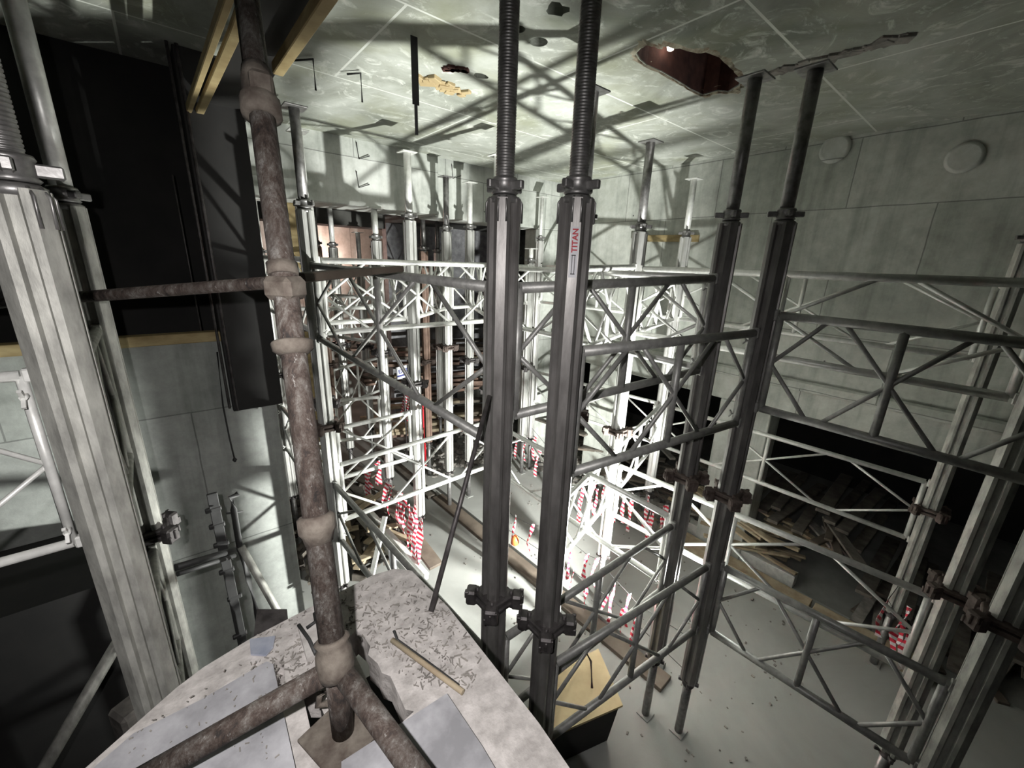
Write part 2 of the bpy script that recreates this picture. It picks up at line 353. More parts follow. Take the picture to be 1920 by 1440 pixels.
def coupling(m, x, y, z, s=1.0):
    """two flange plates with toothed corner claws bolted together"""
    for dz, k in ((-.016, 1.0), (.018, .94)):
        m.box((x, y, z + dz), (.172 * s * k, .172 * s * k, .026), Matrix.Rotation(.02, 3, 'Z'), .006)
    for sx in (-1, 1):
        for sy in (-1, 1):
            a0 = math.atan2(sy, sx)
            m.box((x + sx * .083 * s, y + sy * .083 * s, z - .004), (.055, .07, .085), Matrix.Rotation(a0, 3, 'Z'), .010)
            for j in (-1, 0, 1):
                d = V((math.cos(a0 + j * .2), math.sin(a0 + j * .2), 0))
                m.box(V((x, y, z + .02 * j)) + d * .142 * s, (.022, .012, .05 - .012 * abs(j)), Matrix.Rotation(a0, 3, 'Z'), .003)
            m.tube((x + sx * .062 * s, y + sy * .062 * s, z - .055), (x + sx * .062 * s, y + sy * .062 * s, z + .05), .010, 6)
CNT = [0]
def prop(x, y, label, zc=2.25, zn=4.03, zh=4.70, z_low=.62, mat='alu', near=False, rusty=True, group='aluminium shoring props', base_z=0.0, near_mat=None, ri=.036, ztop=None):
    t = thing('shoring_prop', (x, y, base_z), label, 'prop', group)
    lm = M[near_mat or mat]
    if z_low:
        m = MB(); m.lathe((x, y, base_z + .008), [(0, ri * .9), (z_low - base_z, ri * .9)], 14); child(m, 'foot_jack', M['steel'], t)
        m = MB(); wing_nut(m, x, y, z_low, .04, .075); child(m, 'foot_nut', M['dark_steel'], t)
    m = MB(); m.box((x, y, base_z + .006), (.11, .11, .01), None, .002); child(m, 'base_plate', M['floor'], t)
    m = MB(); m.prism(PROF, z_low + .03 if z_low else base_z + .01, zc - .01, (x, y)); child(m, 'lower_leg', lm, t)
    m = MB(); m.prism(PROF, zc + .01, zn - .045, (x, y)); child(m, 'upper_leg', lm, t)
    m = MB(); coupling(m, x, y, zc); child(m, 'coupling', M['rusty'] if rusty else M['dark_steel'], t)
    m = MB(); top = (ztop or zh)
    if near: threaded(m, x, y, zn, top - .01, ri)
    else: m.lathe((x, y, zn), [(0, ri), (top - .01 - zn, ri)], 14)
    child(m, 'screw_jack', M['steel'] if near or rusty else M['galv'], t)
    m = MB(); wing_nut(m, x, y, zn, ri + .010, ri + .055, 4, .15 if near else .6); m.lathe((x, y, zn - .06), [(0, .055), (.02, .057), (.028, .045)], 16)
    if near:
        for k in range(4):
            a = math.pi / 4 + k * math.pi / 2
            for s2 in (-1, 1):
                c2 = V((x + math.cos(a) * .068 - math.sin(a) * .016 * s2, y + math.sin(a) * .068 + math.cos(a) * .016 * s2, 0))
                m.path([V((c2.x, c2.y, zn - .13)), V((c2.x, c2.y, zn - .06)), V((x + (c2.x - x) * .8, y + (c2.y - y) * .8, zn - .04))], .004, 6)
    child(m, 'collar_nut', M['steel'], t)
    m = MB(); m.box((x, y, top - .005), (.15, .15, .01), None, .002); child(m, 'head_plate', M['steel'] if rusty else M['galv'], t)
    return t
T1, T2 = (1.06, 1.35), (1.23, 1.13)
A, B, C_, D = (2.72, .93), (2.62, 1.18), (3.27, 2.23), (4.88, 2.69)
L1, L2, L3, L4 = (.88, 3.54), (2.0, 4.10), (2.88, 4.86), (2.08, 5.2)
N, TB = (2.68, 3.54), (2.14, 1.90)
R1, R2, R3 = (4.85, .04), (3.27, -.18), (2.72, -.32)
E1, E2 = (-.24, 1.53), (-.275, 2.62)
G1, G2 = (4.50, 5.02), (4.72, 5.06)
P = {}
P['T1'] = prop(*T1, 'leftmost of the two big near props in the middle, plain aluminium leg with threaded jack', 2.04, 3.98, mat='alu_old_shaded', near=True, rusty=False)
P['T2'] = prop(*T2, 'big near prop in the middle carrying the red lettered sticker', 1.95, 3.98, mat='alu_old_shaded', near=True, rusty=False)
P['A'] = prop(*A, 'tall prop with a brown coupling, dark leg reaching the open floor right of centre', 2.24, 4.01, z_low=.55, mat='alu_old_shaded')
P['B'] = prop(*B, 'tall dark prop just left of the one reaching the open floor right of centre', 2.30, 4.01, mat='alu_old_shaded')
P['C'] = prop(*C_, 'prop standing behind the two near right legs, head below the ceiling shadow cross', 2.12, 4.04)
P['D'] = prop(*D, 'slim bright prop close to the right wall behind the lattice frames', 2.3, 4.11, rusty=False)
P['TB'] = prop(*TB, 'prop hidden close behind the stickered near leg', 2.64, 4.0)
P['L1'] = prop(*L1, 'pale prop just right of the rusty scaffold tube', 2.29, 4.07, rusty=True)
P['L2'] = prop(*L2, 'bright white prop below the corner of the stepped beam', 2.36, 4.12, rusty=False)
P['L3'] = prop(*L3, 'slender white prop in front of the right part of the beam', 2.55, 4.1, rusty=True)
P['L4'] = prop(*L4, 'white prop whose head bears under the left beam', 2.5, 3.95, zh=4.28, rusty=False)
P['N'] = prop(*N, 'prop mostly hidden behind the left big near leg', 2.3, 4.05, rusty=False)
P['R1'] = prop(*R1, 'prop standing by the timber kerb at the right, nearest the wall', 1.75, 4.0, mat='alu_dirty')
P['R2'] = prop(*R2, 'dirty prop right of the kerb props with a brown clamp at mid height', 1.95, 4.0, mat='alu_dirty')
P['R3'] = prop(*R3, 'rightmost prop cut by the photo edge', 2.2, 4.0, mat='alu_dirty')
P['E1'] = prop(*E1, 'very wide near prop leg at the far left, pale with brown groove', 1.6, 3.87, near=True, mat='alu_dirty', rusty=False)
P['E2'] = prop(*E2, 'dim prop behind the wide far left leg with yellowish edge', 2.27, 3.91, mat='alu_dirty', rusty=False)
P['G1'] = prop(*G1, 'short white prop with low head beside the dark opening behind the near legs', 2.0, 3.75, zh=3.93, rusty=False)
P['G2'] = prop(*G2, 'thin white prop between the two near legs in front of the corner pier', 2.6, 4.1, rusty=False, ri=.028)
rear = [((.86, 5.5), 4.28, 'rear prop at the left edge of the lattice behind the rusty tube'), ((1.62, 6.1), 4.42, 'dark rear prop left of the pink lit wall'), ((1.95, 6.5), 4.42, 'rear prop standing in front of the pink lit wall'),
        ((2.62, 6.6), 4.42, 'rear prop right behind the one under the left beam'), ((3.12, 5.95), 4.42, 'dark brown rear prop right of the bright corner prop'), ((1.04, 4.14), 4.7, 'prop close behind the pale prop by the rusty tube'),
        ((2.55, 7.13), 4.1, 'far rear prop in the gloom left of the beam corner'), ((3.9, 6.9), 4.42, 'far rear prop behind the timber pile'), ((3.3, 4.95), 4.7, 'prop behind the left big near leg by the beam')]
for i, (xy, zh, lb) in enumerate(rear):
    P['rear%d' % i] = prop(*xy, lb, [2.3, 2.2, 2.4, 2.2, 2.1, 2.3, 2.2, 2.1, 2.3][i], zh - .55, zh=zh, rusty=i in (1, 4, 7), mat='alu' if i not in (1, 4) else 'plank_r')

# sticker on the near prop
t = P['T2']; nrm = V((-1, -1, 0)).normalized(); alng = V((1, -1, 0)).normalized()
cface = V((T2[0], T2[1], 0)) + nrm * ((.058 + .032) / math.sqrt(2) + .0008)
m = MB(); z0, z1 = 3.655, 3.835
m.beam(cface + V((0, 0, z0)), cface + V((0, 0, z1)), .030, .0012, up=nrm); st = child(m, 'sticker', M['sticker'], t, 'silver sticker with red lettering')
def text(body, mat, size, origin, xdir, zdir, name, parent=None, extrude=.0004):
    cu = bpy.data.curves.new(name, 'FONT'); cu.body = body; cu.size = size; cu.extrude = extrude; cu.offset = size * .03; cu.align_x = 'LEFT'
    tmp = bpy.data.objects.new(name, cu); COL.objects.link(tmp); dg = bpy.context.evaluated_depsgraph_get()
    me = bpy.data.meshes.new_from_object(tmp.evaluated_get(dg)); bpy.data.objects.remove(tmp)
    y = zdir.cross(xdir); me.transform(Matrix.Translation(origin) @ Matrix((xdir, y, zdir)).transposed().to_4x4())
    me.materials.clear(); me.materials.append(mat); o = bpy.data.objects.new(name, me); COL.objects.link(o)
    if parent is not None: o.parent = parent
    return o
loc = V(t.location)
o = text('TITAN', M['print_red'], .029, cface + nrm * .0016 + V((0, 0, 3.745)) + alng * .0105 - loc, V((0, 0, 1)), nrm, 'lettering', st)
m = MB()
for s2 in (-1, 1): m.beam(cface + nrm * .0014 + alng * .005 * s2 + V((0, 0, 3.668)), cface + nrm * .0014 + alng * .005 * s2 + V((0, 0, 3.735)), .0025, .0008, up=nrm)
for zz in (3.668, 3.735): m.beam(cface + nrm * .0014 - alng * .008 + V((0, 0, zz)), cface + nrm * .0014 + alng * .008 + V((0, 0, zz)), .004, .0008, up=nrm)
child(m, 'printed_mark', M['print_black'], t, None, st)

# ------------------------------------------------------------------ ledger frames
def wing(m, p, d):
    m.tube(p, p + d * .035, .008, 6)
    for s2 in (-1, 1): m.beam(p + d * .03, p + d * .05 + V((0, 0, .022 * s2)), .008, .008)
def frame(a, b, za, zb, label, ha=.57, hb=None, mat='galv', inset=.085, group='lattice ledger frames', r=.024, thick=1.0):
    hb = ha if hb is None else hb
    a, b = V((*a, 0)), V((*b, 0)); L0 = (b - a).length; d = (b - a) / L0
    p, q = a + d * inset, b - d * inset; L = (q - p).length
    P0, Q0 = p + V((0, 0, za)), q + V((0, 0, zb)); P1, Q1 = p + V((0, 0, za - ha)), q + V((0, 0, zb - hb))
    t = thing('ledger_frame', ((p + q) / 2) + V((0, 0, min(P1.z, Q1.z))), label, 'scaffold frame', group); mm = M[mat]; zm = (P0.z + P1.z) / 2
    for u, v in ((P0, Q0), (P1, Q1)): m = MB(); m.tube(u, v, r, 10); child(m, 'chord', mm, t)
    for u, v in ((P0, P1), (Q0, Q1)): m = MB(); m.tube(u, v, r * .85, 8); child(m, 'end_post', mm, t)
    T = lambda s: P0.lerp(Q0, s); Bm = lambda s: P1.lerp(Q1, s); mid = lambda s: T(s).lerp(Bm(s), .5)
    if L > .8:
        m = MB(); m.tube(T(.5), Bm(.5), r * .85, 8); child(m, 'mid_post', mm, t)
        br = [(T(.28), Bm(.72)), (Bm(.28), T(.72)), (mid(0), T(.22)), (mid(0), Bm(.22)), (mid(1), T(.78)), (mid(1), Bm(.78))]
    else: br = [(P0, Q1), (P1, Q0)]
    for u, v in br: m = MB(); m.tube(u, v, r * .5, 7); child(m, 'brace', mm, t)
    for u, dd in ((P0, d), (P1, d), (Q0, -d), (Q1, -d)):
        m = MB(); sd = V((-d.y, d.x, 0)); m.box(u - dd * (r + .004), (.03, r * 1.7, r * 2.6), Matrix.Rotation(math.atan2(d.y, d.x), 3, 'Z'), .004); cl = child(m, 'wedge_clamp', mm, t); m = MB(); wing(m, u - V((0, 0, .05 if u.z > zm else -.05)), sd); child(m, 'wing_nut', mm, t, None, cl)
    return t
FR = [
 (L1, N, 3.67, 3.67, 'upper frame from the pale prop by the rusty tube across to the left near leg'),
 (L1, N, 1.89, 1.93, 'lower frame from the pale prop by the rusty tube towards the left near leg'),
 (T1, B, 3.60, 3.65, 'upper frame from the left big near leg back to the twin right props'),
 (T1, B, 1.72, 1.92, 'lower frame from the left big near leg to the twin right props'),
 (L1, T1, 3.63, 3.60, 'upper grey frame running from the pale prop towards the left near leg', .57, .70),
 (L1, T1, 1.74, 1.62, 'lower frame running beside the dusty landing edge'),
 (N, B, 3.65, 3.65, 'upper frame seen through the gap between the near legs'),
 (N, B, 1.91, 1.93, 'lower frame running from behind the near legs to the twin right props'),
 (T2, A, 3.35, 3.35, 'upper frame in front of the twin right props'),
 (T2, A, 1.62, 1.68, 'lowest front frame above the tan board'),
 (A, R3, 3.46, 3.45, 'front upper frame running right from the floor-reaching prop'),
 (A, R3, 1.70, 1.75, 'front lower frame running right over the open floor'),
 (C_, R2, 3.69, 3.69, 'middle upper frame running right before the board-marked wall'),
 (C_, R2, 1.76, 1.86, 'middle lower frame with the thick pale post near the kerb'),
 (D, R1, 3.67, 3.67, 'upper frame closest to the right wall'),
 (D, R1, 1.95, 1.99, 'bright lower frame crossing the dark opening under the right wall'),
 (TB, C_, 3.68, 3.70, 'upper frame between the hidden prop and the prop behind it'),
 (TB, C_, 1.90, 1.90, 'lower frame over the far tape line behind the near legs'),
 (C_, D, 3.66, 3.66, 'upper frame reaching towards the slim prop near the right wall'),
 (C_, D, 1.90, 1.95, 'lower frame reaching towards the slim prop near the right wall'),
 (D, G2, 3.67, 3.67, 'upper frame along the right wall towards the corner pier'),
 (D, G2, 1.95, 1.90, 'lower frame along the right wall towards the corner pier'),
 (rear[5][0], L2, 3.66, 3.66, 'upper frame ending at the bright corner prop from the left'),
 (rear[5][0], L2, 2.0, 2.02, 'lower frame ending at the bright corner prop from the left'),
 (rear[0][0], L4, 3.66, 3.66, 'upper frame under the left beam'),
 (rear[0][0], L4, 1.90, 1.88, 'lower frame under the left beam above the plank heap'),
 (L1, rear[0][0], 3.67, 3.67, 'upper frame at the left side of the lattice behind the rusty tube'),
 (L1, rear[0][0], 1.90, 1.90, 'lower frame at the left side of the lattice behind the rusty tube'),
 (L2, L4, 3.60, 3.60, 'upper frame between the bright corner prop and the one under the beam'),
 (N, rear[8][0], 3.67, 3.67, 'upper frame behind the left near leg going back to the beam'),
 (L2, L3, 3.66, 3.66, 'upper frame between the corner prop and the slender white prop'),
 (L3, G1, 3.66, 3.66, 'upper frame behind the near legs below the beam'),
 (rear[1][0], rear[3][0], 3.55, 3.55, 'upper rear frame in front of the pink lit wall'),
 (rear[3][0], rear[4][0], 3.5, 3.5, 'upper rear frame by the dark brown prop'),
 (rear[4][0], rear[7][0], 3.5, 3.5, 'upper rear frame above the timber pile'),
 (rear[1][0], rear[3][0], 2.1, 2.1, 'lower rear frame over the plank heap'),
 (rear[1][0], L4, 3.2, 3.2, 'rear frame linking towards the prop under the left beam'),
 (E1, (-1.75, 1.53), 3.39, 3.39, 'near frame running out of the photo at the left edge', .49, None, 'galv', .078, 'lattice ledger frames', .0135),
 (E1, E2, 3.35, 3.35, 'edge-on frame between the two far left props', .6, None, 'alu_dirty', .085, 'lattice ledger frames', .02),
 (E1, E2, 2.2, 2.2, 'low edge-on frame between the two far left props', .6, None, 'alu_dirty', .085, 'lattice ledger frames', .02),
]
SHADED = [(T1, B), (T2, A), (A, R3), (L1, T1)]  # frames given the darker tube colour in place of shade
for f in FR:
    ex = list(f[5:])
    if (f[0], f[1]) in SHADED: ex = (ex + [.57, None][len(ex):]) + ['galv_shaded']
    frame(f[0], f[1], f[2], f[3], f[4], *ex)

# ------------------------------------------------------------------ near rusty scaffold tube and rails
def lpipe(name, pts, r, mat, label, cat='scaffold tube', n=18):
    m = MB(); m.path(pts, r, n); return tag(m.make(name, mat), label, cat)
fj = at_d(628, 1240, .95); ft = at_d(455, -60, 1.02)
ffoot = V((fj.x, fj.y, 2.56)) 
ax = (ft - fj).normalized()
t = thing('scaffold_standard', ffoot, 'near rusty upright scaffold tube with caked couplers, standing on the landing', 'scaffold tube')
m = MB(); m.tube(ffoot + V((0, 0, .012)), fj, .026, 20); m.tube(fj, ft, .0285, 20); child(m, 'tube', M['rust_tube'], t)
m = MB(); m.box(ffoot + V((0, 0, .006)), (.15, .15, .01), Matrix.Rotation(.3, 3, 'Z'), .002); child(m, 'foot_plate', M['coupler'], t)
def on_std(py):
    # point of the standard at image height py
    best = min(range(0, 1001), key=lambda k: abs(_py(fj.lerp(ft, k / 1000)) - py)); return fj.lerp(ft, best / 1000)
def _py(P):
    c = RW.transposed() @ (P - V((0, 0, CAMZ))); return 720 - F_PX * c.y / -c.z
for py, kind in ((185, 'big'), (540, 'box'), (650, 'cup'), (985, 'ring'), (1228, 'base')):
    c = on_std(py); m = MB()
    if kind == 'big': m.lathe(c - ax * .05, [(0, .032), (.006, .045), (.045, .045), (.055, .038), (.10, .036), (.13, .031)], 14, ax); m.box(c + ax * .03 + V((.0, -.035, 0)), (.05, .03, .05), None, .008)
    elif kind == 'box': m.box(c, (.075, .075, .055), Matrix.Rotation(.7, 3, 'Z'), .012); m.lathe(c + ax * .03, [(0, .034), (.03, .035)], 14, ax)
    elif kind == 'cup': m.lathe(c - ax * .02, [(0, .031), (.012, .044), (.03, .047), (.034, .044)], 18, ax)
    elif kind == 'ring': m.lathe(c - ax * .04, [(0, .031), (.02, .036), (.03, .043), (.06, .043), (.066, .035)], 10, ax)
    else: m.lathe(c - ax * .05, [(0, .036), (.02, .042), (.06, .040), (.075, .034), (.085, .040), (.09, .033)], 14, ax)
    child(m, 'coupler', M['coupler'], t)
g_end = at_d(240, 1475, .84); h_end = at_d(800, 1475, .80)
lpipe('guard_rail', [fj + V((-.03, -.0, -.02)), g_end], .0245, M['rust_tube'], 'horizontal dusty scaffold tube running to the lower left')
lpipe('guard_rail', [fj + V((.012, -.03, -.025)), h_end], .0245, M['rust_tube'], 'dusty scaffold tube running down towards the bottom centre')
# long thin tube crossing left
a0 = on_y(-60, 573, 1.95); a1 = on_y(500, 528, 1.75); a2 = on_y(600, 516, 1.75)
a1 = at_d(505, 530, 1.45); a0 = at_d(-60, 573, 1.75)
lpipe('cross_tube', [a0, a0.lerp(a1, .5), a1], .022, M['rust_tube'], 'thin brown tube crossing behind the wide far left leg to the rusty upright')
b0 = at_d(560, 521, 1.5); b1 = at_d(690, 509, 1.9); b2 = at_d(752, 504, 2.1)
m = MB(); m.beam(b0, b1, .05, .035, bev=.005); m.beam(b1, b2, .045, .03, bev=.005)
tag(m.make('split_timber', M['brown']), 'short brown splintered timber right of the rusty upright', 'timber')
m = MB(); d0 = at_d(605, 510, 1.75); d1 = at_d(700, 500, 2.1); m.beam(d0, d1, .035, .02, bev=.003)
# leaning rebar
lpipe('leaning_rod', [on_z(808, 1146, 2.56), V((.96, 1.29, 3.17))], .0095, M['dark_steel'], 'ribbed dark rod leaning from the landing against the left near leg', 'rod', 8)
# long steel waling between props seen on the lower left (two diagonal tubes)

# ------------------------------------------------------------------ top timbers by the ceiling
def pxbeam(name, p, q, wd, ht, mat, label, cat='timber', bev=.004):
    return tag(MB().beam(p, q, wd, ht, bev=bev).make(name, mat), label, cat)
zt = 4.62
pxbeam('formwork_timber', on_z(345, 228, zt), on_z(452, -80, zt), .03, .045, M['timber_y'], 'narrow dim timber at the far left of the timbers under the ceiling')
pxbeam('formwork_timber', on_z(367, 226, zt), on_z(440, 60, zt), .045, .03, M['timber_y'], 'pale timber sloping up to the rusty upright, left of the metal mesh')
pxbeam('formwork_timber', on_z(440, 60, zt), on_z(490, -70, zt), .045, .03, M['timber_y'], 'pale timber end close to the top edge left of the rusty upright')
pxbeam('formwork_timber', on_z(520, 130, zt), on_z(640, -50, zt), .05, .055, M['timber_y'], 'thick yellow timber right of the rusty upright under the ceiling')
pxbeam('formwork_timber', on_z(347, 230, zt + .02), on_z(455, 243, zt + .02), .03, .03, M['timber_y'], 'short cross timber closing the frame under the ceiling')
m = MB()
q4 = [on_z(372, 225, zt + .06), on_z(455, 238, zt + .06), on_z(640, -60, zt + .06), on_z(470, -60, zt + .06)]
vs = [m.bm.verts.new(p) for p in q4]; vs2 = [m.bm.verts.new(p + V((0, 0, .02))) for p in q4]; m.bridge(vs, vs2, False); m.bm.faces.new(vs[::-1]); m.bm.faces.new(vs2)
tag(m.make('formwork_sheet', M['black_panel']), 'dark sheet resting on the yellow timbers under the ceiling', 'sheet')

# ceiling fixings: bent bars
def bentbar(pts, r=.008):
    m = MB(); m.path(pts, r, 6); return m
k = 0
for lb, pts in (('bent dark bar on the ceiling nearest the yellow timber', [(541, 114), (587, 111), (590, 175)]), ('small bent dark bar on the ceiling, second from the left', [(651, 139), (676, 137), (677, 173)])):
    a, b_, c_ = [on_z(x, y, CEIL - .02) for x, y in pts]; c_ = b_ + V((0, 0, -.18)); tag(bentbar([a, b_, c_], .007).make('bent_bar', M['cable']), lb, 'bar')
c = on_z(776, 66, CEIL); m = MB(); m.beam(c + V((0, 0, -.005)), c + V((0, 0, -.36)), .045, .006, bev=.001); m.beam(c + V((0, 0, -.36)), c + V((.01, .02, -.52)), .02, .006, bev=.001); tag(m.make('hanging_strap', M['cable']), 'long dark strap hanging from the ceiling left of the near legs', 'strap')
m = MB(); c = on_z(833, 158, CEIL)
for j in range(26):
    d = V((random.uniform(-.22, .22), random.uniform(-.07, .07), 0)); m.box(c + d + V((0, 0, -.008)), (random.uniform(.04, .12), random.uniform(.03, .07), random.uniform(.01, .035)), Matrix.Rotation(random.uniform(0, 3), 3, 'Z') @ Matrix.Rotation(random.uniform(-.2, .2), 3, 'X'), .004)
tag(m.make('torn_packing', M['ply']), 'torn yellow and brown packing stuck to the ceiling', 'packing')
m = MB(); c = on_z(855, 128, CEIL)
for j in range(12): m.box(c + V((random.uniform(-.06, .06), random.uniform(-.05, .05), -.006)), (.05, .04, .02), Matrix.Rotation(random.uniform(0, 3), 3, 'Z'), .003)
tag(m.make('rust_spall', M['rust_hole']), 'small rusty spalled patch on the ceiling', 'patch')
m = MB(); rj = random.Random(21); rings = [[], [], []]
for a in range(len(hole) * 4):
    i0 = a // 4; f = (a % 4) / 4; e0, e1 = V(hole[i0]), V(hole[(i0 + 1) % len(hole)]); e = e0.lerp(e1, f)
    for q_, (s0, s1, zz) in enumerate(((.98, 1.01, CEIL + .03), (1.0, 1.05, CEIL - .012), (1.08, 1.22, CEIL + .002))):
        kk = rj.uniform(s0, s1); rings[q_].append(m.bm.verts.new((hc.x + (e.x - hc.x) * kk, hc.y + (e.y - hc.y) * kk, zz + rj.uniform(-.004, .004))))
m.bridge(rings[0], rings[1], False); m.bridge(rings[1], rings[2], False)
tag(m.make('broken_rim', M['rim']), 'pale chipped edge around the broken ceiling opening', 'rim')
for lb, a, b_ in (('rough pale ridge on the ceiling above the twin right props', (1400, 150), (1700, 66)),):
    m = MB(); p, q = on_z(*a, CEIL), on_z(*b_, CEIL)
    for j in range(34): m.box(p.lerp(q, j / 33) + V((random.uniform(-.02, .02), random.uniform(-.02, .02), -.004)), (random.uniform(.03, .09), random.uniform(.05, .12), random.uniform(.01, .03)), Matrix.Rotation(random.uniform(0, 3), 3, 'Z'), .003)
    tag(m.make('grout_ridge', M['rubble']), lb, 'ridge')
for lb, x, y in (('upper left bent wire on the face of the left beam', 671, 270), ('lower left bent wire on the face of the left beam', 671, 325), ('single bent wire on the face of the right beam', 850, 312)):
    yy = 5.15 if x < 800 else 5.25; a = on_y(x - 3, y - 4, yy); m = bentbar([a, a + V((.02, 0, -.17)), a + V((.14, -.01, -.12))], .006); tag(m.make('bent_wire', M['cable']), lb, 'wire')

# ------------------------------------------------------------------ the landing the viewer stands on
ZP = 2.55
def poly(name, pts, z, th, mat, label, cat, tilt=0, stuff=False):
    m = MB(); P3 = [on_z(x, y, z) for x, y in pts]
    a = [m.bm.verts.new(p) for p in P3]; b_ = [m.bm.verts.new(p + V((0, 0, -th))) for p in P3]; m.bridge(b_, a, False); m.bm.faces.new(a); m.bm.faces.new(b_[::-1])
    return tag(m.make(name, mat), label, cat)
lp = [(330, 1290), (380, 1252), (470, 1197), (560, 1150), (640, 1108), (700, 1078), (740, 1066), (772, 1070), (800, 1098), (840, 1138), (920, 1240), (1010, 1355), (1075, 1450), (1110, 1520), (0, 1520), (160, 1440)]
lh = [[(653, 1196), (668, 1182), (684, 1196), (694, 1212), (690, 1228), (708, 1244), (716, 1262), (732, 1268), (760, 1330), (776, 1334), (748, 1360), (728, 1340), (700, 1300), (668, 1232)], [(566, 1296), (612, 1296), (600, 1322), (622, 1372), (655, 1440), (680, 1500), (626, 1500), (590, 1400)], [(513, 1240), (532, 1232), (535, 1280), (524, 1312)]]
tag(curve_slab('landing_slab', [tuple(on_z(x, y, ZP)[:2]) for x, y in lp], [[tuple(on_z(x, y, ZP)[:2]) for x, y in h] for h in lh], ZP - .10, ZP, M['slab']), 'dust covered concrete landing in the foreground', 'landing')
poly('formwork_board', [(140, 1470), (250, 1375), (380, 1310), (500, 1240), (512, 1245), (530, 1330), (556, 1450), (560, 1520), (90, 1520)], ZP + .022, .02, M['grey_sheet'], 'grey board lying on the landing at the lower left', 'board')
poly('formwork_board', [(640, 1428), (745, 1360), (838, 1300), (905, 1400), (975, 1520), (690, 1520), (640, 1470)], ZP + .024, .02, M['grey_sheet'], 'grey board at the bottom centre of the landing', 'board')
poly('timber_pad', [(556, 1165), (600, 1140), (622, 1160), (610, 1218), (575, 1235)], ZP + .018, .016, M['dust'], 'dusty wooden pad on the landing left of the rusty upright', 'board')
poly('timber_pad', [(600, 1350), (640, 1300), (668, 1300), (682, 1372), (630, 1410)], ZP + .012, .012, M['dust'], 'thin wooden plate with a bolt hole under the foot of the rusty upright', 'board')
poly('timber_pad', [(632, 1412), (684, 1374), (700, 1410), (640, 1460)], ZP + .010, .04, M['plank_l'], 'dusty short board edge at the bottom centre', 'board')
poly('landing_beam', [(598, 1250), (620, 1246), (760, 1520), (715, 1520)], ZP - .12, .1, M['dust'], 'dusty beam below the gap in the landing', 'beam')
poly('foil_scrap', [(468, 1198), (516, 1192), (512, 1212), (498, 1228), (470, 1226)], ZP + .012, .006, M['silver'], 'creased silver blue foil scrap on the edge of the landing', 'scrap')
m = MB(); m.tube(on_z(735, 1200, ZP + .015), on_z(868, 1298, ZP + .015), .008, 7); tag(m.make('wood_splinter', M['plank_l']), 'long pale wood splinter on the landing', 'stick')
m = MB(); m.path([on_z(738, 1182, ZP + .03), on_z(745, 1200, ZP + .012), on_z(800, 1240, ZP + .008), on_z(860, 1285, ZP + .008)], .004, 6); tag(m.make('bent_wire', M['cable']), 'dark wire lying along the pale splinter', 'wire')
m = MB(); m.path([on_z(560, 1172, ZP + .02), on_z(580, 1200, ZP + .02), on_z(592, 1226, ZP + .02)], .006, 6); m.path([on_z(575, 1178, ZP + .02), on_z(592, 1165, ZP + .03), on_z(590, 1150, ZP + .03)], .006, 6); tag(m.make('bent_wire', M['cable']), 'forked dark wire on the pad left of the rusty upright', 'wire')
m = MB(); m.path([on_z(652, 1300, ZP + .12), on_z(628, 1296, ZP + .12), on_z(600, 1300, ZP + .10), on_z(596, 1322, ZP + .06), on_z(615, 1318, ZP + .07), on_z(640, 1325, ZP + .08)], .009, 8); m.box(on_z(645, 1312, ZP + .10), (.05, .05, .05), Matrix.Rotation(.5, 3, 'Z'), .012); tag(m.make('hook_coupler', M['coupler']), 'rusty hooked coupler at the foot of the near rusty upright', 'coupler')
m = MB(); rnd = random.Random(3)
for j in range(1100):
    x, y = rnd.uniform(470, 900), rnd.uniform(1090, 1290)
    if not (y > 1195 - (x - 470) * .48 and y > 1130 + (x - 830) * 1.28 - 0 and (x < 640 or y < 1190 + (x - 668) * .9)): continue
    c = on_z(x, y, ZP + .003); s = rnd.uniform(.0012, .0035); m.box(c, (s * rnd.uniform(1, 8), s, s), Matrix.Rotation(rnd.uniform(0, 3.1), 3, 'Z'))
for j in range(120):
    x, y = rnd.uniform(200, 520), rnd.uniform(1240, 1430)
    if y < 1440 - (x - 160) * .72: continue
    c = on_z(x, y, ZP + .026); s = rnd.uniform(.001, .0028); m.box(c, (s * rnd.uniform(1, 5), s, s), Matrix.Rotation(rnd.uniform(0, 3.1), 3, 'Z'))
tag(m.make('grit', M['rubble']), 'loose grit and chips scattered over the landing', 'grit', kind='stuff')

struct(boxobj('trim_17', (-2.2, -1.2, 2.12), (.52, 1.2, 2.2), M['void']), 'black deck added to darken the gaps in the landing')  # added deck: keeps the lit floor from showing through the landing gaps

# ------------------------------------------------------------------ lower left steel pieces
def at_y(px, py, y): return on_y(px, py, y)
t = thing('slotted_strut', at_y(455, 1210, 2.9), 'flat dark slotted steel strut standing before the left wall', 'strut')
m = MB(); q_ = at_y(457, 1215, 2.9); m.beam(V((q_.x, 2.9, 0)), q_, .055, .02, up=V((0, -1, 0)), bev=.003); m.beam(q_, at_y(397, 925, 2.9), .055, .02, up=V((0, -1, 0)), bev=.003)
for (x, y) in ((400, 955), (407, 985), (415, 1020), (425, 1070), (440, 1120), (450, 1190)):
    m.box(at_y(x, y, 2.9), (.085, .03, .03), None, .006)
child(m, 'bar', M['cable'], t)
t = thing('hooked_jack', at_y(480, 1140, 2.8), 'thin tube with a hooked top beside the slotted strut', 'tube')
m = MB(); m.path([at_y(447, 925, 2.8), at_y(434, 932, 2.8), at_y(438, 955, 2.8), at_y(450, 1030, 2.8), at_y(466, 1085, 2.8), at_y(482, 1150, 2.8), V((at_y(482, 1150, 2.8).x, 2.8, 0))], .018, 10); m.tube(at_y(424, 963, 2.8), at_y(456, 959, 2.8), .006, 6); child(m, 'tube', M['cable'], t)
